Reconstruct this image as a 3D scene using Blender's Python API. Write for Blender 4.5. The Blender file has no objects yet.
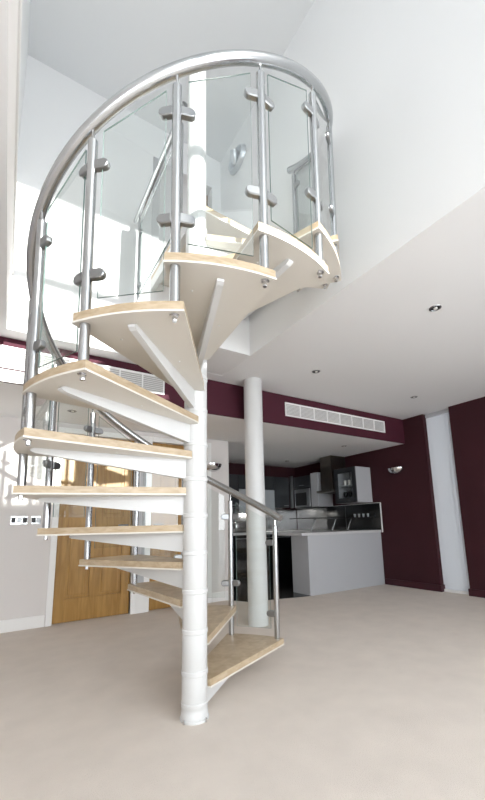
import bpy, bmesh, math, random
from mathutils import Vector, Matrix
PI = math.pi
random.seed(4)
sc = bpy.context.scene
C = sc.collection

# ------------------------------------------------------------------ materials
def s2l(c): return tuple(((v/255)/12.92 if v/255 <= .04045 else ((v/255+.055)/1.055)**2.4) for v in c)
def mat(name, col, rough=.5, metal=0, spec=.5, bump=0, bscale=50, var=0, vscale=4, coat=0, stretch=None):
    m = bpy.data.materials.new(name); m.use_nodes = True
    nt = m.node_tree; b = nt.nodes['Principled BSDF']
    c = s2l(col)
    b.inputs['Base Color'].default_value = (*c, 1); b.inputs['Roughness'].default_value = rough
    b.inputs['Metallic'].default_value = metal; b.inputs['Specular IOR Level'].default_value = spec
    b.inputs['Coat Weight'].default_value = coat
    tc = nt.nodes.new('ShaderNodeTexCoord'); mp = nt.nodes.new('ShaderNodeMapping')
    nt.links.new(tc.outputs['Object'], mp.inputs[0])
    if stretch: mp.inputs['Scale'].default_value = stretch
    if var:
        n = nt.nodes.new('ShaderNodeTexNoise'); n.inputs['Scale'].default_value = vscale; n.inputs['Detail'].default_value = 6
        nt.links.new(mp.outputs[0], n.inputs['Vector'])
        r = nt.nodes.new('ShaderNodeValToRGB'); nt.links.new(n.outputs['Fac'], r.inputs[0])
        r.color_ramp.elements[0].position = .3; r.color_ramp.elements[1].position = .7
        r.color_ramp.elements[0].color = (*[v*(1-var) for v in c], 1)
        r.color_ramp.elements[1].color = (*[min(1, v*(1+var)) for v in c], 1)
        nt.links.new(r.outputs[0], b.inputs['Base Color'])
    if bump:
        n = nt.nodes.new('ShaderNodeTexNoise'); n.inputs['Scale'].default_value = bscale; n.inputs['Detail'].default_value = 4
        nt.links.new(mp.outputs[0], n.inputs['Vector'])
        bp = nt.nodes.new('ShaderNodeBump'); bp.inputs['Strength'].default_value = bump; bp.inputs['Distance'].default_value = .01
        nt.links.new(n.outputs['Fac'], bp.inputs['Height']); nt.links.new(bp.outputs[0], b.inputs['Normal'])
    return m
def glassmat(name, tint, refl=1.0, rough=.0, ior=1.45):
    m = bpy.data.materials.new(name); m.use_nodes = True; nt = m.node_tree
    for n in list(nt.nodes):
        if n.type != 'OUTPUT_MATERIAL': nt.nodes.remove(n)
    out = [n for n in nt.nodes if n.type == 'OUTPUT_MATERIAL'][0]
    t = nt.nodes.new('ShaderNodeBsdfTransparent'); t.inputs[0].default_value = (*tint, 1)
    g = nt.nodes.new('ShaderNodeBsdfGlossy'); g.inputs['Roughness'].default_value = rough
    f = nt.nodes.new('ShaderNodeFresnel'); f.inputs[0].default_value = ior
    mu = nt.nodes.new('ShaderNodeMath'); mu.operation = 'MULTIPLY'; mu.inputs[1].default_value = refl
    ge = nt.nodes.new('ShaderNodeNewGeometry'); fr = nt.nodes.new('ShaderNodeMath'); fr.operation = 'SUBTRACT'; fr.inputs[0].default_value = 1
    nt.links.new(ge.outputs['Backfacing'], fr.inputs[1])      # reflect on the outer skin only
    m2 = nt.nodes.new('ShaderNodeMath'); m2.operation = 'MULTIPLY'
    nt.links.new(f.outputs[0], m2.inputs[0]); nt.links.new(fr.outputs[0], m2.inputs[1])
    nt.links.new(m2.outputs[0], mu.inputs[0])
    mx = nt.nodes.new('ShaderNodeMixShader'); nt.links.new(mu.outputs[0], mx.inputs[0])
    nt.links.new(t.outputs[0], mx.inputs[1]); nt.links.new(g.outputs[0], mx.inputs[2]); nt.links.new(mx.outputs[0], out.inputs[0])
    return m
def woodmat(name, c1, c2, rough, sc3, wave=3.0):
    m = mat(name, c1, rough); nt = m.node_tree; b = nt.nodes['Principled BSDF']
    tc = nt.nodes.new('ShaderNodeTexCoord'); mp = nt.nodes.new('ShaderNodeMapping'); mp.inputs['Scale'].default_value = sc3
    nt.links.new(tc.outputs['Object'], mp.inputs[0])
    n = nt.nodes.new('ShaderNodeTexNoise'); n.inputs['Scale'].default_value = wave; n.inputs['Detail'].default_value = 8; n.inputs['Distortion'].default_value = .6
    nt.links.new(mp.outputs[0], n.inputs['Vector'])
    r = nt.nodes.new('ShaderNodeValToRGB'); nt.links.new(n.outputs['Fac'], r.inputs[0])
    r.color_ramp.elements[0].position = .35; r.color_ramp.elements[1].position = .65
    r.color_ramp.elements[0].color = (*s2l(c1), 1); r.color_ramp.elements[1].color = (*s2l(c2), 1)
    nt.links.new(r.outputs[0], b.inputs['Base Color'])
    return m
M = dict(
    wall=mat('wall_paint', (219, 215, 213), .75, spec=.2, bump=.03, bscale=120),
    upwall=mat('upper_wall_paint', (233, 234, 235), .45, spec=.35),
    ceil=mat('ceiling_paint', (234, 235, 236), .85, spec=.1),
    upceil=mat('upper_ceiling_paint', (222, 224, 226), .85, spec=.1),
    white=mat('white_gloss_paint', (238, 238, 237), .35, spec=.4),
    steelwhite=mat('white_powder_coat', (207, 208, 208), .38, spec=.45),
    cream=mat('cream_underside', (218, 214, 206), .5, spec=.3),
    burg=mat('burgundy_paint', (57, 27, 33), .65, spec=.2, var=.08, vscale=2),
    purple=mat('plum_paint', (72, 31, 44), .65, spec=.2, var=.06, vscale=2),
    carpet=mat('beige_carpet', (219, 210, 201), .95, spec=.05, bump=.6, bscale=260, var=.04, vscale=5),
    tile=mat('black_floor_tile', (34, 33, 34), .2, var=.2, vscale=3),
    steel=mat('brushed_stainless', (186, 188, 190), .26, 1),
    chrome=mat('polished_chrome', (215, 215, 216), .1, 1),
    satin=mat('satin_nickel', (156, 158, 160), .32, 1),
    maple=woodmat('maple_ply', (170, 150, 122), (190, 172, 146), .4, (4, 4, 14), 4),
    oak=woodmat('oak_veneer', (148, 108, 48), (174, 134, 70), .38, (9, 9, .9), 3),
    oakpale=woodmat('pale_oak', (176, 152, 122), (194, 172, 146), .5, (40, 3, .5), 3),
    glass=glassmat('clear_glass', (.955, .975, .968), 2.0),
    edge=mat('green_glass_edge', (116, 138, 134), .15, spec=.6),
    pane=glassmat('window_pane', (.98, .99, .99), .5),
    frost=mat('frosted_glass', (168, 174, 178), .35, spec=.5),
    black=mat('black_gloss', (20, 22, 24), .12, spec=.5),
    dark=mat('dark_grey_lacquer', (44, 47, 50), .3),
    pgrey=mat('pale_grey_laminate', (178, 180, 184), .4),
    worktop=mat('light_grey_worktop', (196, 196, 197), .3),
    stainless=mat('stainless_sheet', (150, 150, 150), .24, 1, bump=.5, bscale=9),
    hood=mat('hood_steel', (128, 123, 116), .3, 1),
    blind=mat('white_blind_fabric', (226, 229, 234), .8, spec=.1),
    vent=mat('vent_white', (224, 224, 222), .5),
    ventdark=mat('vent_gap_grey', (178, 175, 175), .7),
    gdark=mat('dark_plastic', (26, 26, 28), .4),
    lamp=mat('lamp_glass', (240, 240, 236), .2),
    pearl=mat('pearl_metal', (206, 211, 216), .3, .6),
    slot=mat('dark_recess', (60, 58, 58), .6),
    plum_red=mat('dark_red_trim', (60, 24, 34), .4, spec=.4),
    brown=mat('brown_door_edge', (120, 92, 66), .5),
)
nt = M['blind'].node_tree; b_ = nt.nodes['Principled BSDF']; o_ = nt.nodes['Material Output']
tr = nt.nodes.new('ShaderNodeBsdfTranslucent'); tr.inputs[0].default_value = (.86, .87, .88, 1)
mx = nt.nodes.new('ShaderNodeMixShader'); mx.inputs[0].default_value = .35
nt.links.new(b_.outputs[0], mx.inputs[1]); nt.links.new(tr.outputs[0], mx.inputs[2]); nt.links.new(mx.outputs[0], o_.inputs[0])
# ------------------------------------------------------------------ helpers
def obj(name, bm, m, parent=None, smooth=False):
    me = bpy.data.meshes.new(name)
    bmesh.ops.recalc_face_normals(bm, faces=bm.faces[:])
    bm.to_mesh(me); bm.free()
    ms = m if isinstance(m, (list, tuple)) else [m]
    for x in ms: me.materials.append(M[x])
    if smooth:
        for p in me.polygons: p.use_smooth = True
    o = bpy.data.objects.new(name, me); C.objects.link(o)
    if parent is not None: o.parent = parent
    if smooth:
        md = o.modifiers.new('edge', 'EDGE_SPLIT'); md.split_angle = math.radians(40)
    return o
def tag(o, label, cat, group=None):
    o['label'] = label; o['category'] = cat
    if group: o['group'] = group
    return o
def struct(o): o['kind'] = 'structure'; return o
def thing(name, loc, label, cat, group=None, rz=0):
    o = bpy.data.objects.new(name, None); C.objects.link(o); o.location = loc; o.rotation_euler.z = rz
    return tag(o, label, cat, group)
def box(bm, x0, x1, y0, y1, z0, z1, bev=0, mi=0):
    r = bmesh.ops.create_cube(bm, size=1)
    bmesh.ops.scale(bm, vec=(x1-x0, y1-y0, z1-z0), verts=r['verts'])
    bmesh.ops.translate(bm, vec=((x0+x1)/2, (y0+y1)/2, (z0+z1)/2), verts=r['verts'])
    fs = set(f for v in r['verts'] for f in v.link_faces)
    for f in fs: f.material_index = mi
    if bev:
        es = list(set(e for v in r['verts'] for e in v.link_edges))
        bmesh.ops.bevel(bm, geom=es, offset=bev, segments=2, affect='EDGES', profile=.5)
def B(*a, **k):
    bm = bmesh.new(); box(bm, *a, **k); return bm
def prism(bm, pts, z0, z1, mi=0):
    a = [bm.verts.new((x, y, z0)) for x, y in pts]; b = [bm.verts.new((x, y, z1)) for x, y in pts]
    n = len(pts)
    fs = [bm.faces.new(a[::-1]), bm.faces.new(b)]
    for i in range(n): fs.append(bm.faces.new((a[i], a[(i+1) % n], b[(i+1) % n], b[i])))
    for f in fs: f.material_index = mi
def extr(bm, pts3, vec, mi=0, mside=None):
    vec = Vector(vec)
    a = [bm.verts.new(Vector(p)) for p in pts3]; b = [bm.verts.new(Vector(p)+vec) for p in pts3]
    n = len(pts3)
    for f in (bm.faces.new(a[::-1]), bm.faces.new(b)): f.material_index = mi
    for i in range(n):
        f = bm.faces.new((a[i], a[(i+1) % n], b[(i+1) % n], b[i])); f.material_index = mi if mside is None else mside
def tube(bm, pts, r, seg=16, caps=True):
    pts = [Vector(p) for p in pts]; rings = []
    up = Vector((0, 0, 1)); prev = None
    for i, p in enumerate(pts):
        t = (pts[min(i+1, len(pts)-1)] - pts[max(i-1, 0)]).normalized()
        if prev is None:
            s = t.cross(up if abs(t.z) < .9 else Vector((1, 0, 0))).normalized()
        else:
            s = (prev - t*prev.dot(t)).normalized()
        prev = s; q = t.cross(s)
        rr = r[i] if isinstance(r, (list, tuple)) else r
        rings.append([bm.verts.new(p + s*math.cos(2*PI*j/seg)*rr + q*math.sin(2*PI*j/seg)*rr) for j in range(seg)])
    for a, b in zip(rings, rings[1:]):
        for j in range(seg): bm.faces.new((a[j], a[(j+1) % seg], b[(j+1) % seg], b[j]))
    if caps: bm.faces.new(rings[0][::-1]); bm.faces.new(rings[-1])
def lathe(bm, prof, cx=0, cy=0, seg=32, cap=True):
    rings = []
    for r, z in prof: rings.append([bm.verts.new((cx+max(r, 1e-4)*math.cos(2*PI*j/seg), cy+max(r, 1e-4)*math.sin(2*PI*j/seg), z)) for j in range(seg)])
    for a, b in zip(rings, rings[1:]):
        for j in range(seg): bm.faces.new((a[j], a[(j+1) % seg], b[(j+1) % seg], b[j]))
    if cap: bm.faces.new(rings[0][::-1]); bm.faces.new(rings[-1])
def S(name, bm, m, **k): return struct(obj(name, bm, m, **k))

# ------------------------------------------------------------------ key dimensions (metres)
ZC, ZS, ZF, ZU = 2.527, 2.145, 3.0, 5.2        # lower ceiling, kitchen soffit, upper floor, upper ceiling
XW, XL, XR = 1.796, -.118, 5.06                # sides of the double height void, burgundy side wall
YB, YU, YK, YBH = 4.6, 3.34, 6.2, 3.5          # door wall, upper back wall, kitchen back wall, bulkhead
YF, XLL = -2.2, -2.6                           # glazed facade behind the camera, far side wall

# ------------------------------------------------------------------ shell
kf = [(2.56, 4.72), (2.56, 4.5), (2.66, 4.3), (3.52, 4.1), (5.06, 4.1), (5.06, 6.2), (2.56, 6.2)]
S('floor', B(XLL-.1, XR+.35, YF-.1, YK+.2, -.1, 0), 'carpet')
bm = bmesh.new(); prism(bm, kf, .0005, .006); S('floor_kitchen', bm, 'tile')
bm = bmesh.new(); box(bm, XLL-.1, XL, YF, YBH, ZC, ZF); S('ceiling_side', bm, 'ceil')
S('ceiling', B(XW, XR+.35, YF, YBH, ZC, ZF), 'ceil')
bm = bmesh.new(); box(bm, XL, XW, YU, YBH, ZC, ZF); S('ceiling_strip', bm, 'ceil')
S('floor_landing', B(.84, XW-.001, 2.788, YU-.001, ZC+.001, ZF-.002), 'upwall')
S('ceiling_soffit', B(XLL-.1, XR+.2, YBH+.02, YK+.2, ZS, ZF), 'ceil')
S('wall_bulkhead', B(XLL-.1, XR, YBH, YBH+.02, ZS, ZC-.001), 'purple')
# door wall with two door openings
D1, D2, DH = (.463, 1.25), (1.464, 2.22), 2.03
bm = bmesh.new()
box(bm, XLL-.1, D1[0], YB, YB+.12, 0, ZS); box(bm, D1[1], D2[0], YB, YB+.12, 0, ZS); box(bm, D2[1], 2.56, YB, YB+.12, 0, ZS)
box(bm, D1[0], D1[1], YB, YB+.12, DH, ZS); box(bm, D2[0], D2[1], YB, YB+.12, DH, ZS)
S('wall_back', bm, 'wall')
S('wall_kitchen_side', B(2.44, 2.56, YB+.12, YK, 0, ZS), 'wall')
S('wall_kitchen_back', B(2.44, XR, YK, YK+.12, 0, ZS), 'burg')
# burgundy side wall, with the blind window between two piers
W0, W1 = 2.764, 3.162
bm = bmesh.new()
box(bm, XR, XR+.16, W1, YK+.12, 0, ZC); S('wall_right', bm, 'burg')
S('wall_right_pier', B(XR, XR+.16, YF, W0, 0, ZC), 'burg')
S('baseboard_right', B(XR-.018, XR+.1, W1-.015, 4.075, 0, .09, bev=.004), 'plum_red')
S('baseboard_right_pier', B(XR-.018, XR+.1, YF, W0+.015, 0, .09, bev=.004), 'plum_red')
S('wall_left', B(XLL-.1, XLL, YF, YB, 0, ZC), 'wall')
# skirtings
S('baseboard_back', B(XLL, D1[0]-.066, YB-.016, YB, 0, .115, bev=.004), 'white')
S('baseboard_back_end', B(D2[1]+.066, 2.575, YB-.016, YB, 0, .115, bev=.004), 'white')
# architraves round the doors
def frame(name, a, b, h, w=.06, y=YB):
    bm = bmesh.new()
    box(bm, a-w, a, y-.02, y+.1, 0, h+w, bev=.004); box(bm, b, b+w, y-.02, y+.1, 0, h+w, bev=.004); box(bm, a, b, y-.02, y+.1, h, h+w, bev=.004)
    return S(name, bm, 'white')
frame('trim_1', *D1, DH); frame('trim_2', *D2, DH)
bm = bmesh.new(); box(bm, D1[1]+.06, D2[0]-.06, YB-.02, YB, 0, DH+.06); S('trim_3', bm, 'white')
S('trim_4', B(D1[1]+.07, D2[0]-.07, YB-.024, YB-.02, .25, 1.95), 'pgrey')
# doors
def door(name, a, b):
    root = bpy.data.objects.new(name, None); C.objects.link(root); root.location = ((a+b)/2, YB+.03, 0); struct(root)
    w = (b-a)/2-.003
    st = .1
    bm = bmesh.new()
    box(bm, -w, -w+st, 0, .045, .006, DH-.004, bev=.002); box(bm, w-st, w, 0, .045, .006, DH-.004, bev=.002)
    box(bm, -w+st, w-st, 0, .045, .006, .24, bev=.002); box(bm, -w+st, w-st, 0, .045, 1.0, 1.1, bev=.002); box(bm, -w+st, w-st, 0, .045, DH-.12, DH-.004, bev=.002)
    box(bm, -.05, .05, 0, .045, .24, 1.0, bev=.002); box(bm, -.05, .05, 0, .045, 1.1, DH-.12, bev=.002)
    obj('door_frame', bm, 'oak', root)
    for s in (-1, 1):
        x0, x1 = sorted((s*.05, s*(w-st)))
        bm = bmesh.new(); box(bm, x0, x1, .016, .03, .24, 1.0); box(bm, x0+.03, x1-.03, .008, .02, .27, .97, bev=.006); obj('door_panel', bm, 'oak', root)
    for sg in (-1, 1):
        x0, x1 = sorted((sg*.05, sg*(w-st)))
        bm = bmesh.new(); box(bm, x0, x1, .016, .03, 1.1, DH-.12); box(bm, x0+.03, x1-.03, .008, .02, 1.13, DH-.15, bev=.006); obj('door_panel', bm, 'oak', root)
    bm = bmesh.new(); hx = w-.05 if a < 1 else -w+.05
    tube(bm, [(hx, 0, 1.0), (hx, -.045, 1.0), (hx-.11*(1 if a < 1 else -1), -.045, 1.0)], .009, 10)
    lathe_b = bmesh.new()
    obj('door_handle', bm, 'satin', root, smooth=True); lathe_b.free()
door('door_1', *D1); door('door_2', *D2)
# upper storey
bm = bmesh.new(); box(bm, XW, XW+.12, YF, YU+.16, ZF, ZU); box(bm, XW-.0005, XW+.0, YF, 2.788, ZC+.0005, ZF+.01); S('wall_right_upper', bm, 'upwall')
bm = bmesh.new(); box(bm, XL-.16, XL-.045, YF, YU+.16, ZF, ZU); S('wall_left_upper', bm, 'upwall')
bm = bmesh.new(); box(bm, XL-.001, XL+.0005, YF, YU, ZC+.0005, ZF-.0005); S('trim_5', bm, 'wall')
S('trim_6', B(XL-.045, XL+.012, YF, YU, ZF, ZF+.045, bev=.006), 'white')
U0, U1, UH = 1.02, 1.70, 4.80
bm = bmesh.new()
box(bm, XL-.045, U0, YU, YU+.14, ZF-.4, ZU); box(bm, U1, XW, YU, YU+.14, ZF, ZU); box(bm, U0, U1, YU, YU+.14, UH, ZU)
box(bm, XL+.0005, U0, YU-.0006, YU, ZC+.0005, ZF)
S('wall_back_upper', bm, 'upwall')
S('trim_7', B(U0-.02, U0+.055, YU-.012, YU+.1, ZF, UH+.0, bev=.003), 'pgrey')
bm = bmesh.new(); box(bm, U1-.02, U1+.03, YU-.012, YU+.1, ZF, UH+.03, bev=.003); box(bm, U0+.055, U1-.02, YU-.012, YU+.1, UH-.02, UH+.03, bev=.003); S('trim_8', bm, 'upwall')
bm = bmesh.new(); box(bm, .6, 2.4, 5.0, 5.1, ZF, ZU); box(bm, .5, .6, YU+.14, 5.1, ZF, ZU); box(bm, 2.4, 2.5, YU+.14, 5.1, ZF, ZU); box(bm, .5, 2.5, YU+.14, 5.1, ZF-.001, ZF); box(bm, .5, 2.5, YU+.14, 5.1, ZU, ZU+.1)
S('wall_hall_upper', bm, 'upwall')
S('door_3', B(U1-.045, U1-.02, YU+.1, YU+.72, ZF+.01, UH-.03, bev=.003), 'brown')
S('ceiling_upper', B(XL-.16, XW+.12, YF, YU+.14, ZU, ZU+.1), 'upceil')
# glazed facade behind the camera
SILL = 2.87
bm = bmesh.new()
box(bm, XL-.16, XL+.15, YF-.12, YF, ZF-.13, ZU); box(bm, XW-.02, XW+.12, YF-.12, YF, SILL, ZU)
box(bm, XLL-.1, XR+.35, YF-.12, YF, 2.35, SILL); box(bm, XLL-.1, XLL+.3, YF-.12, YF, 0, 2.35); box(bm, XR-.3, XR+.35, YF-.12, YF, 0, 2.35)
box(bm, XLL+.3, XR-.3, YF-.12, YF, 0, .12)
S('wall_front', bm, 'wall')
S('window_1', B(XL+.15, XW-.02, YF-.065, YF-.057, SILL, ZU), 'pane')
bm = bmesh.new()
for x in (XL+.17, .8, XW-.045): box(bm, x-.02, x+.02, YF-.09, YF-.03, SILL, ZU)
box(bm, XL+.15, XW-.02, YF-.09, YF-.03, 4.36, 4.44); box(bm, XL+.15, XW-.02, YF-.09, YF-.03, SILL, SILL+.04)
S('trim_9', bm, 'white')
S('window_2', B(XLL+.3, XR-.3, YF-.105, YF-.097, .12, 2.35), 'pane')
S('added_sun_blind', B(XLL+.3, XR-.3, YF-.025, YF-.02, .12, 2.35), 'blind')      # unseen roller blinds added to keep direct sun off the carpet
bm = bmesh.new()
n = 6
for i in range(n+1):
    x = XLL+.3+(XR-XLL-.6)*i/n; box(bm, x-.03, x+.03, YF-.09, YF-.03, .12, 2.35)
S('trim_10', bm, 'white')
# window with vertical blinds in the burgundy wall
S('window_3', B(XR+.125, XR+.13, W0, W1, 0, ZC), 'pane')
S('trim_13', B(XR+.05, XR+.12, W0, W1, 0, .035, bev=.004), 'white')
bl = thing('vertical_blind', (XR+.09, (W0+W1)/2, 0), 'white vertical blind filling the tall gap between two burgundy walls', 'blind')
for i in range(7):
    bm = bmesh.new(); box(bm, -.006, .004, -.036, .036, .036, ZC-.06)
    o = obj('blind_slat', bm, 'blind', bl); o.location = (0, -.165+i*.055, 0); o.rotation_euler.z = math.radians(14)
obj('headrail', B(-.03, .03, -.198, .198, ZC-.055, ZC-.004, bev=.004), 'pgrey', bl)
# support column
bm = bmesh.new(); lathe(bm, [(.1, 0), (.1, ZC)], 2.15, 3.30, 48); struct(tag(obj('trim_column', bm, 'steelwhite', smooth=True), 'round white column rising from the carpet to the ceiling beside the kitchen', 'column'))

# ------------------------------------------------------------------ spiral staircase
PX, PY = .8784, 1.9676
R_POST, R_TREAD, R_RAIL = .849, .877, .873
R_TOP = .868                                    # the balusters lean very slightly outwards
TH0, DT, RISE = .41049, .421069, .2
st = thing('spiral_staircase', (PX, PY, 0), 'white steel spiral staircase with maple treads, steel balusters and glass panels', 'staircase')
def th(k): return TH0+k*DT
def pol(r, a, z): return Vector((r*math.cos(a), r*math.sin(a), z))
bm = bmesh.new(); lathe(bm, [(.0625, 0), (.0625, 4.1), (.058, 4.13), (.02, 4.135)], seg=40); obj('centre_pole', bm, 'steelwhite', st, smooth=True)
bm = bmesh.new(); lathe(bm, [(.074, 0), (.074, .01), (.069, .013), (.069, .035), (.0665, .038), (.0665, .06), (.069, .063), (.069, .082), (.0635, .087)], seg=40)
pf = obj('base_flange', bm, 'steelwhite', st, smooth=True)
for i in range(4):
    a = th(0)+i*PI/2
    bm = bmesh.new(); lathe(bm, [(.006, .0), (.006, .016), (.003, .02)], .0775*math.cos(a), .0775*math.sin(a), 8); obj('bolt', bm, 'chrome', pf)
for k in range(1, 15):
    a0, a1 = th(k-1)-.042, th(k)+.042; am = (a0+a1)/2
    if k == 14: a1 = th(k)+.02
    u = Vector((math.cos(am), math.sin(am))); v = Vector((-u.y, u.x))
    def outline(R, w, da=0):
        p = [tuple(u*.05-v*w), *[(R*math.cos(a0-da+(a1-a0+2*da)*i/12), R*math.sin(a0-da+(a1-a0+2*da)*i/12)) for i in range(13)], tuple(u*.05+v*w)]
        return p
    z = k*RISE-.028
    bm = bmesh.new(); prism(bm, outline(R_TREAD, .066), z-.034, z); t = obj('tread', bm, 'maple', st)
    bm = bmesh.new(); prism(bm, outline(R_TREAD+.003, .069, .003), z-.042, z-.034); obj('underside', bm, 'cream', t)
    # tapered radial bracket
    bm = bmesh.new(); hw = .014
    prof = [(.055, -.042), (.80, -.042), (.815, -.050), (.813, -.058), (.795, -.065), (.055, -.150)]
    pts = [Vector((u.x*r-v.x*hw, u.y*r-v.y*hw, z+h)) for r, h in prof]
    extr(bm, pts, (v.x*2*hw, v.y*2*hw, 0)); obj('bracket', bm, 'steelwhite', t)
    zc = k*RISE
    bm = bmesh.new(); lathe(bm, [(.0626, zc-.17), (.0655, zc-.166), (.0655, zc-.012), (.0655, zc+.008), (.069, zc+.012), (.069, zc+.03), (.0655, zc+.034), (.0626, zc+.036)], seg=40, cap=False); obj('collar', bm, 'steelwhite', t, smooth=True)
    for rr, sd in ((.45, .06), (.7, -.10)):
        q = u*rr+v*sd; bm = bmesh.new(); lathe(bm, [(.005, z-.042), (.005, z-.044), (.002, z-.045)], q.x, q.y, 8); obj('screw', bm, 'vent', t)
# landing platform joining the top tread to the upper floor
bm = bmesh.new()
lp = [(.02, -.05), (.6, -.02), (R_TREAD-.004, .0), (R_TREAD-.004, 2.784-PY), (-.035, 2.784-PY), (-.035, -.03)]
prism(bm, lp, 2.964, 3.0); t = obj('landing_platform', bm, 'maple', st)
bm = bmesh.new(); prism(bm, [(x*1.002, y) for x, y in lp], 2.954, 2.964); obj('underside', bm, 'cream', t)
obj('bracket', B(-.038, .0, .05, 2.784-PY, 2.87, 2.954), 'steelwhite', t); obj('bracket', B(R_TREAD-.06, R_TREAD-.02, .02, 2.784-PY, 2.87, 2.954), 'steelwhite', t)
# handrail
bm = bmesh.new()
ks = [-.13+i*.1 for i in range(int((14.12+.13)/.1)+1)]+[14.15]
tube(bm, [pol(R_RAIL, th(k), k*RISE+.2+.830) for k in ks], .0265, 20)
obj('handrail', bm, 'steel', st, smooth=True)
def stadium(cx, r, L, n=8):      # outline in (s, z): rounded far end
    p = [(0, -r), (L-r, -r)]+[(L-r+r*math.cos(-PI/2+PI*i/n), r*math.sin(-PI/2+PI*i/n)) for i in range(1, n)]+[(L-r, r), (0, r)]
    return p
for k in range(0, 15):
    a = th(k); zt = k*RISE+.2
    zb = zt-.2-.070 if k else .13
    c = pol(R_POST, a, 0)
    bm = bmesh.new()
    ct = pol(R_TOP, a, 0)
    tube(bm, [c+Vector((0, 0, zb)), ct+Vector((0, 0, zt+.750)), ct+Vector((0, 0, zt+.756))], [.0195, .0195, .014], 20)
    b = obj('baluster', bm, 'steel', st, smooth=True)
    bm = bmesh.new(); r = pol(R_RAIL, a, zt+.808); tube(bm, [pol(R_TOP, a, zt+.750), r], .006, 8); obj('pin', bm, 'chrome', b, smooth=True)
    bm = bmesh.new(); lathe(bm, [(.013, zb-.004), (.013, zb+.001)], c.x, c.y, 12); lathe(bm, [(.0095, zb-.024), (.0105, zb-.02), (.0105, zb-.004)], c.x, c.y, 6); obj('nut', bm, 'chrome', b)
    for nb in (k-1, k+1):
        if nb < 0 or nb > 14: continue
        d = (pol(R_POST, th(nb), 0)-c).normalized(); nrm = Vector((-d.y, d.x, 0))
        for h in (.135, .63):
            bm = bmesh.new()
            o2 = pol(R_POST+(R_TOP-R_POST)*(h+.25)/1.04, a, 0)+d*.014
            extr(bm, [o2+d*s+Vector((0, 0, zt+h+zz))-nrm*.014 for s, zz in stadium(0, .021, .062)], nrm*.028)
            bmesh.ops.bevel(bm, geom=bm.edges[:], offset=.004, segments=1, affect='EDGES')
            cl = obj('glass_clamp', bm, 'satin', b)
for k in range(0, 14):
    p, q = pol(R_POST, th(k), 0), pol(R_POST, th(k+1), 0)
    d = (q-p).normalized(); L = (q-p).length; n = Vector((-d.y, d.x, 0))
    zt = k*RISE+.2
    a, b = p+d*.046, q-d*.046; f = .046/L*RISE
    zl = zt+.035
    ga, gb = pol(R_TOP, th(k), 0)-p, pol(R_TOP, th(k+1), 0)-q
    pts = [a+ga*.27+Vector((0, 0, zl)), b+gb*.1+Vector((0, 0, zl)), b+gb+Vector((0, 0, zt+.2-f+.765)), a+ga+Vector((0, 0, zt+f+.765))]
    bm = bmesh.new(); extr(bm, [v-n*.003 for v in pts], n*.006, 0, 1)
    obj('glass_panel', bm, ['glass', 'edge'], st)

# guard rail on the landing
gr = st; before = set(st.children)
bm = bmesh.new(); tube(bm, [(-.02, -.74, .9), (-.02, .49, .9)], .022, 16); obj('handrail', bm, 'steel', gr, smooth=True)
for y in (-.62, .40):
    bm = bmesh.new(); lathe(bm, [(.017, 0), (.017, .87)], -.0, y, 16); pz = obj('baluster', bm, 'steel', gr, smooth=True)
    bm = bmesh.new()
    for h in (.15, .7): box(bm, -.016, .016, y+(.012 if y < 0 else -.06), y+(.06 if y < 0 else -.012), h-.018, h+.018, bev=.006)
    obj('glass_clamp', bm, 'satin', pz)
    bm = bmesh.new(); tube(bm, [(0, y, .865), (-.01, y, .885)], .007, 8); obj('pin', bm, 'chrome', pz)
bm = bmesh.new(); extr(bm, [(-.004, -.58, .05), (-.004, .36, .05), (-.004, .36, .82), (-.004, -.58, .82)], (.008, 0, 0), 0, 1); obj('glass_panel', bm, ['glass', 'edge'], gr)

for o in st.children:
    if o not in before: o.location = (.85-PX, 2.8-PY, ZF)
# ------------------------------------------------------------------ vents in the bulkhead
S('sun_glare_panel', B(-.6, .10, YBH-.006, YBH-.0005, 2.146, 2.250), 'vent')  # white sheet standing in for sun glare on the plum bulkhead
def vent(x0, x1, z0, z1, n, label):
    v = thing('air_vent', ((x0+x1)/2, YBH, (z0+z1)/2), label, 'vent')
    w, h = (x1-x0)/2, (z1-z0)/2
    bm = bmesh.new()
    box(bm, -w, w, -.012, 0, -h, -h+.014); box(bm, -w, w, -.012, 0, h-.014, h)
    for i in range(n+1):
        x = -w+.006+(2*w-.012)*i/n; box(bm, x-.006, x+.006, -.012, 0, -h+.014, h-.014)
    obj('vent_frame', bm, 'white', v)
    for i in range(n):
        a = -w+.012+(2*w-.012)*i/n; b = a+(2*w-.012)/n-.012
        bm = bmesh.new(); box(bm, a, b, -.002, -.0005, -h+.014, h-.014, mi=1)
        m = 9
        for j in range(m):
            z = -h+.02+(2*h-.036)*j/(m-1)
            extr(bm, [(a, -.010, z-.006), (a, -.0095, z-.007), (a, -.002, z+.003), (a, -.003, z+.004)], (b-a, 0, 0))
        obj('grille', bm, ['vent', 'ventdark'], v)
vent(2.742, 4.60, 2.262, 2.435, 8, 'long white air vent with eight louvred panels above the kitchen counter')
vent(-.5, 1.22, 2.262, 2.450, 8, 'long white louvred air vent partly hidden behind the spiral stairs')

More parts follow.
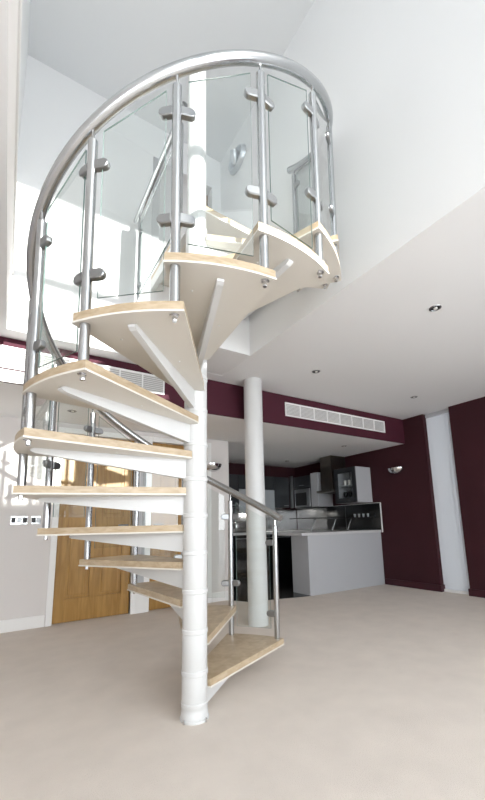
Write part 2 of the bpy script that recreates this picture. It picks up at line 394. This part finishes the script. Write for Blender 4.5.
# ------------------------------------------------------------------ downlights
def downlight(x, y, z, label, r=.042):
    d = thing('downlight', (x, y, z), label, 'ceiling light', 'recessed downlights')
    bm = bmesh.new(); lathe(bm, [(r*.72, -.001), (r*.78, -.006), (r, -.004), (r+.002, 0)], seg=28, cap=False); obj('bezel', bm, 'satin', d, smooth=True)
    bm = bmesh.new(); lathe(bm, [(.001, -.0006), (r*.74, -.0006), (r*.74, -.003)], seg=24, cap=False); obj('housing', bm, 'gdark', d)
    bm = bmesh.new(); lathe(bm, [(.001, -.008), (r*.3, -.006), (r*.38, -.001)], r*.12, 0, 16, cap=False); obj('bulb', bm, 'lamp', d, smooth=True)
downlight(2.566, 1.41, ZC, 'chrome ringed downlight nearest the edge of the ceiling opening, the biggest looking')
downlight(2.591, 2.757, ZC, 'small round downlight in the ceiling above the white column')
downlight(4.251, 2.745, ZC, 'small round downlight in the ceiling before the tall white blind')
downlight(4.361, 5.567, ZS, 'shiny downlight in the kitchen ceiling over the dark wall cabinets')
downlight(4.323, 4.066, ZS, 'small downlight in the lowered ceiling over the grey kitchen counter')
downlight(.468, 4.083, ZS, 'small downlight in the lowered ceiling before the oak doors, seen through stair glass')

# ------------------------------------------------------------------ wall lights
def uplight(loc, rz, label):
    d = thing('wall_light', loc, label, 'wall light', rz=rz)      # wall at local y=0, bowl towards -y
    bm = bmesh.new(); seg = 20; rings = []
    for i in range(9):
        t = i/8*PI/2; r, z = .135*math.cos(t), -.105*math.sin(t)
        rings.append([bm.verts.new((r*math.cos(PI+PI*j/seg), r*.75*math.sin(PI+PI*j/seg)-.001, z)) for j in range(seg+1)])
    for a, b in zip(rings, rings[1:]):
        for j in range(seg): bm.faces.new((a[j], a[j+1], b[j+1], b[j]))
    bmesh.ops.remove_doubles(bm, verts=bm.verts[:], dist=1e-5)
    bmesh.ops.solidify(bm, geom=bm.faces[:], thickness=.004)
    obj('bowl', bm, 'chrome', d, smooth=True)
    obj('back_plate', B(-.1, .1, -.006, -.0005, -.07, -.004), 'satin', d)
    bm = bmesh.new(); tube(bm, [(-.05, -.04, -.03), (.05, -.04, -.03)], .008, 8); obj('bulb', bm, 'lamp', d)
uplight((XR, 3.70, 1.79), -PI/2, 'chrome half bowl uplighter on the burgundy wall beside the kitchen')
uplight((2.30, YB, 1.80), 0, 'chrome half bowl uplighter on the pale wall just behind the stair pole')
d = thing('oval_wall_light', (XW, 2.93, 4.84), 'oval chrome wall light high on the white wall, seen through stair glass', 'wall light', rz=-PI/2)
bm = bmesh.new(); n = 32; rings = []
for s, y in ((1, -.001), (1, -.012), (.86, -.03), (.8, -.03), (.72, -.018), (.01, -.014)):
    rings.append([bm.verts.new((.16*s*math.cos(2*PI*j/n), y*1.6, .125*s*math.sin(2*PI*j/n))) for j in range(n)])
for a, b in zip(rings, rings[1:]):
    for j in range(n): bm.faces.new((a[j], a[(j+1) % n], b[(j+1) % n], b[j]))
obj('dish', bm, 'pearl', d, smooth=True)
bm = bmesh.new(); tube(bm, [(-.03, -.02, -.04), (0, -.05, .0), (.035, -.075, .05)], [.035, .048, .04], 16); obj('lamp_head', bm, 'pearl', d, smooth=True)
bm = bmesh.new(); tube(bm, [(.036, -.076, .051), (.042, -.08, .058)], [.024, .02], 16); obj('bulb', bm, 'lamp', d)

# ------------------------------------------------------------------ switches
def switch(x, w, n, label):
    d = thing('light_switch', (x, YB, 1.07), label, 'light switch')
    obj('switch_plate', B(-w/2, w/2, -.007, -.0005, -.043, .043, bev=.002), 'chrome', d)
    for i in range(n):
        cx = -w/2+w*(i+.5)/n
        bm = bmesh.new(); box(bm, cx-.018, cx+.018, -.010, -.006, -.026, .026, bev=.001); ro = obj('rocker', bm, 'gdark' if i % 2 == 0 else 'satin', d)
switch(.105, .15, 3, 'wide chrome switch plate on the pale wall, further from the oak door')
switch(.255, .088, 2, 'small square chrome switch plate on the pale wall, nearer the oak door')

# ------------------------------------------------------------------ kitchen
pn = thing('kitchen_peninsula', (4.29, 4.27, 0), 'pale grey kitchen peninsula standing at the edge of the carpet', 'kitchen counter')
obj('front_panel', B(3.53-4.29, 5.055-4.29, 4.09-4.27, 4.11-4.27, 0.0, .80), 'pgrey', pn)
obj('end_panel', B(3.515-4.29, 3.54-4.29, 4.092-4.27, 4.46-4.27, 0.007, .80), 'pgrey', pn)
obj('cabinet_body', B(3.54-4.29, 5.055-4.29, 4.11-4.27, 4.45-4.27, .007, .80), 'dark', pn)
wt = tag(obj('worktop', B(3.40, 5.055, 4.075, 4.68, .801, .84, bev=.003), 'worktop'), 'light grey worktop lying on the pale grey kitchen peninsula', 'worktop')
sh = thing('raised_shelf', (4.0, 4.27, .84), 'dark glass shelf raised on slanted steel rods over the peninsula worktop', 'shelf')
obj('shelf_board', B(-.55, .56, -.13, .13, .195, .207, bev=.002), 'black', sh)
for x in (3.675, 4.088, 4.42):
    bm = bmesh.new(); tube(bm, [(x-4.0, -.07, .012), (x-4.0+.1, -.07, .196)], .013, 12); obj('support_rod', bm, 'steel', sh, smooth=True)
# base cabinets
def base(name, x0, x1, y0, y1, nx, ny, label, front):
    cx, cy = (x0+x1)/2, (y0+y1)/2
    t = thing(name, (cx, cy, 0), label, 'kitchen cabinet')
    obj('cabinet_body', B(x0-cx, x1-cx, y0-cy, y1-cy, .007, .80), 'black', t)
    if front == 'y':
        for i in range(nx):
            a = x0-cx+(x1-x0)*i/nx+.004; b = x0-cx+(x1-x0)*(i+1)/nx-.004
            dr = obj('cabinet_door', B(a, b, y0-cy-.02, y0-cy-.001, .13, .79, bev=.002), 'black', t)
            obj('door_handle', B(a+.04, b-.04, y0-cy-.035, y0-cy-.021, .735, .75), 'satin', dr)
    else:
        for i in range(ny):
            a = y0-cy+(y1-y0)*i/ny+.004; b = y0-cy+(y1-y0)*(i+1)/ny-.004
            dr = obj('cabinet_door', B(x0-cx-.02, x0-cx-.001, a, b, .13, .79, bev=.002), 'black', t)
            obj('door_handle', B(x0-cx-.035, x0-cx-.021, a+.04, b-.04, .735, .75), 'satin', dr)
base('base_cabinet', 2.565, 4.41, 5.6, 6.195, 3, 1, 'black gloss base cabinets along the back of the kitchen', 'y')
base('base_cabinet', 4.46, 5.055, 4.70, 6.195, 1, 3, 'black gloss base cabinets against the burgundy wall behind the peninsula', 'x')
bm = bmesh.new(); prism(bm, [(2.565, 6.195), (2.565, 5.56), (4.42, 5.56), (4.42, 4.695), (5.055, 4.695), (5.055, 6.195)], .801, .84)
tag(obj('worktop', bm, 'worktop'), 'grey corner worktop on the black base cabinets at the back of the kitchen', 'worktop')
tag(obj('splashback', B(2.57, 5.045, YK-.006, YK-.0005, .842, 1.275), 'stainless'), 'brushed steel splashback behind the rear kitchen worktop', 'splashback')
sp = thing('wall_splashback', (XR, 4.9, .842), 'black gloss splashback on the burgundy wall above the grey peninsula', 'splashback')
obj('panel', B(-.008, -.0005, 4.06-4.9, 5.3-4.9, 0, .428), 'black', sp); obj('steel_panel', B(-.008, -.0005, 5.3-4.9, 6.18-4.9, 0, .41), 'stainless', sp)
bm = bmesh.new(); box(bm, -.014, -.0005, 4.045-4.9, 4.06-4.9, -.04, .435); box(bm, -.014, -.0005, 4.06-4.9, 5.3-4.9, .428, .435); obj('edge_trim', bm, 'white', sp)
obj('splash_joint', B(-.009, -.008, 4.82-4.9, 4.824-4.9, 0, .428), 'satin', sp)
# small tumbler shapes added to stand in for sparkles on the black splashback
for i in range(4):
    bm = bmesh.new(); lathe(bm, [(.012, 0), (.014, .002), (.019, .055), (.0175, .055), (.012, .006)], seg=14, cap=False)
    o = obj('tumbler', bm, 'frost', smooth=True); o.location = (4.97, 4.25+i*.095, .842+.21)  # added shape standing in for a sparkle on the splashback
    tag(o, 'small pale tumbler shape standing in for a sparkle on the black splashback', 'glass', 'sparkle stand-ins on the splashback')
ss = tag(obj('sparkle_shelf', B(4.88, 5.045, 4.2, 4.6, 1.040, 1.050), 'black'), 'small dark shelf added on the black splashback to hold the sparkle stand-ins', 'shelf')
# wall cabinets at the back
def wallcab(x0, x1, z0, z1, m, label, hand=True, y0=5.87, y1=6.195):
    cx = (x0+x1)/2
    t = thing('wall_cabinet', (cx, 6.03, z0), label, 'kitchen cabinet')
    h = z1-z0; w = (x1-x0)/2
    obj('cabinet_body', B(-w, w, y0-6.03+.02, y1-6.03, 0, h), 'dark', t)
    dr = obj('cabinet_door', B(-w+.003, w-.003, y0-6.03, y0-6.03+.018, .003, h-.003, bev=.002), m, t)
    if hand: obj('door_handle', B(w*.25, w*.8, y0-6.03-.014, y0-6.03, .03, .045), 'satin', dr)
    return t
wc1 = wallcab(2.57, 3.46, 1.285, 1.88, 'dark', 'dark wall cabinet behind the white column, nearest the pale wall')
wallcab(3.465, 4.25, 1.62, 1.88, 'dark', 'short dark wall cabinet above the frosted one', False)
wc2 = wallcab(3.465, 4.25, 1.19, 1.615, 'frost', 'frosted glass fronted wall cabinet beside the white column', True, 5.85)
cc = wallcab(4.255, 4.62, 1.285, 1.88, 'dark', 'narrow dark wall cabinet with a slim steel corner post')
obj('corner_post', B(4.63-4.4375, 4.68-4.4375, 5.80-6.03, 5.86-6.03, -.01, .615), 'satin', cc)
# wall units on the burgundy wall
ov = thing('oven_cabinet', (4.87, 5.55, 1.25), 'dark wall cabinet with built-in black microwave beside the corner post', 'kitchen cabinet')
obj('cabinet_body', B(-.17, .185, -.24, .24, 0, .62), 'dark', ov)
mw = obj('microwave', B(-.195, -.17, -.22, .22, .03, .37, bev=.003), 'satin', ov)
obj('microwave_window', B(-.2, -.195, -.13, .19, .06, .3), 'gdark', mw)
dr = obj('cabinet_door', B(-.19, -.17, -.235, .235, .40, .615, bev=.002), 'dark', ov)
obj('door_handle', B(-.2, -.19, -.06, .06, .43, .445), 'chrome', dr)
tag(obj('boxed_wall_unit', B(4.69, 5.055, 5.12, 5.30, 1.27, 1.89, bev=.002), 'pgrey'), 'pale grey boxed wall unit between the microwave and the cooker hood', 'kitchen cabinet')
hd = thing('cooker_hood', (4.9, 4.89, 1.5), 'tall dark steel cooker hood reaching the kitchen ceiling', 'cooker hood')
obj('chimney', B(-.20, .155, -.14, .14, .04, ZS-1.5-.002), 'hood', hd)
obj('canopy', B(-.27, .155, -.20, .20, 0, .04, bev=.004), 'hood', hd)
gc = thing('glass_cabinet', (4.87, 4.44, 1.29), 'wall cabinet with dark framed glass door and glasses inside, next to the hood', 'kitchen cabinet')
bm = bmesh.new(); box(bm, -.17, .185, -.235, -.215, 0, .58); box(bm, -.17, .185, .215, .235, 0, .58); box(bm, -.17, .185, -.215, .215, 0, .02); box(bm, -.17, .185, -.215, .215, .56, .58); box(bm, .17, .185, -.215, .215, .02, .56); obj('cabinet_body', bm, 'pgrey', gc)
bm = bmesh.new(); box(bm, -.195, -.172, -.235, -.165, 0, .58); box(bm, -.195, -.172, .165, .235, 0, .58); box(bm, -.195, -.172, -.165, .165, 0, .08); box(bm, -.195, -.172, -.165, .165, .5, .58)
gd = obj('cabinet_door', bm, 'dark', gc); obj('glass_pane', B(-.186, -.182, -.165, .165, .08, .5), 'pane', gd); obj('door_handle', B(-.205, -.195, -.09, -.02, .03, .045), 'chrome', gd)
obj('cabinet_shelf', B(-.16, .17, -.213, .213, .285, .295), 'frost', gc)
for i in range(3):
    bm = bmesh.new(); lathe(bm, [(.018, 0), (.02, .002), (.026, .085), (.0245, .085), (.018, .006)], seg=14, cap=False)
    o = obj('tumbler', bm, 'lamp', smooth=True); o.location = (4.78, 4.34+i*.09, 1.586)
    tag(o, 'pale tumbler standing on the upper shelf of the glass cabinet', 'glass', 'tumblers in the glass cabinet')
    bm = bmesh.new(); lathe(bm, [(.028, 0), (.028, .002), (.004, .006), (.004, .07), (.026, .09), (.034, .13), (.028, .17)], seg=16, cap=False)
    o = obj('wine_glass', bm, 'gdark', smooth=True); o.location = (4.78, 4.33+i*.10, 1.311)
    tag(o, 'dark wine glass standing on the floor of the glass cabinet', 'glass', 'wine glasses in the glass cabinet')
# small appliances on the rear worktop
kt = thing('kettle', (3.2, 5.85, .84), 'silver kettle on the rear worktop behind the stair baluster', 'kettle')
bm = bmesh.new(); lathe(bm, [(.075, 0), (.085, .02), (.08, .12), (.055, .19), (.02, .205), (.012, .225), (.01, .235)], seg=24); obj('body', bm, 'stainless', kt, smooth=True)
bm = bmesh.new(); tube(bm, [(.07, 0, .17), (.13, 0, .18), (.14, 0, .1), (.085, 0, .05)], .01, 8); obj('handle', bm, 'gdark', kt, smooth=True)
bm = bmesh.new(); tube(bm, [(-.07, 0, .1), (-.12, 0, .17)], [.018, .01], 8); obj('spout', bm, 'stainless', kt, smooth=True)
tt = thing('toaster', (3.5, 5.9, .84), 'silver toaster on the rear worktop behind the white column', 'toaster')
obj('body', B(-.14, .14, -.08, .08, .01, .19, bev=.03), 'stainless', tt, smooth=True)
obj('slot', B(-.1, .1, -.015, .015, .188, .193), 'gdark', tt); obj('foot', B(-.12, .12, -.06, .06, 0, .012), 'gdark', tt)

# ------------------------------------------------------------------ light
def area(name, loc, size, energy, aim, col=(1, 1, 1)):
    l = bpy.data.lights.new(name, 'AREA'); l.shape = 'RECTANGLE'; l.size, l.size_y = size; l.energy = energy; l.color = col
    o = bpy.data.objects.new(name, l); C.objects.link(o); o.location = loc
    o.rotation_euler = Vector(aim).to_track_quat('-Z', 'Y').to_euler(); return o
sun = bpy.data.lights.new('sun', 'SUN'); sun.energy = 9; sun.angle = math.radians(.6); sun.color = (1, .97, .92)
so = bpy.data.objects.new('sun', sun); C.objects.link(so); so.rotation_euler = Vector((-.08, 1, -.245)).to_track_quat('-Z', 'Y').to_euler(); so.location = (1, -6, 6)
area('daylight_lower', (1.2, YF+.03, 1.25), (7, 2.0), 265, (0, 1, -.3), (.93, .97, 1))
area('daylight_upper', (.85, YF+.02, 4.05), (1.7, 2.2), 18, (0, 1, .0), (.95, .98, 1))
for x, z, cab in ((3.0, 1.285, wc1), (3.86, 1.19, wc2), (4.44, 1.285, cc)):  # lamps and housings added under the cabinets to brighten the steel splashback
    obj('added_lamp_housing', B(x-.1-cab.location.x, x+.1-cab.location.x, -.03, .01, -.013, -.0005, bev=.002), 'satin', cab)
    area('splashback_fill', (x, 6.02, z-.017), (.18, .03), 3.2, (0, .25, -1), (1, .96, .9))
w = bpy.data.worlds.new('sky'); sc.world = w; w.use_nodes = True
w.node_tree.nodes['Background'].inputs[0].default_value = (.92, .96, 1, 1); w.node_tree.nodes['Background'].inputs[1].default_value = 1.5

# ------------------------------------------------------------------ camera
r = Vector((0.8379560, -0.5451784, -0.0247038)); u = Vector((-0.0766337, -0.1623653, 0.9837504)); f = Vector((0.5403305, 0.8224464, 0.1778340))
cd = bpy.data.cameras.new('camera'); cam = bpy.data.objects.new('camera', cd); C.objects.link(cam)
cam.matrix_world = Matrix(((r.x, u.x, -f.x, 0), (r.y, u.y, -f.y, 0), (r.z, u.z, -f.z, .95778), (0, 0, 0, 1)))
cd.sensor_fit = 'VERTICAL'; cd.sensor_height = 36; cd.sensor_width = 36; cd.lens = 377.121/800*36
cd.shift_x = (242.5-255.859)/800; cd.shift_y = (457.295-400)/800; cd.clip_start = .02
sc.camera = cam
sc.view_settings.view_transform = 'Standard'; sc.view_settings.look = 'None'; sc.view_settings.gamma = 1; sc.view_settings.use_curve_mapping = False
sc.view_settings.exposure = .29
sc.cycles.use_denoising = True; sc.cycles.max_bounces = 14; sc.cycles.diffuse_bounces = 8; sc.cycles.transparent_max_bounces = 32
sc.cycles.sample_clamp_indirect = 6; sc.cycles.caustics_reflective = False
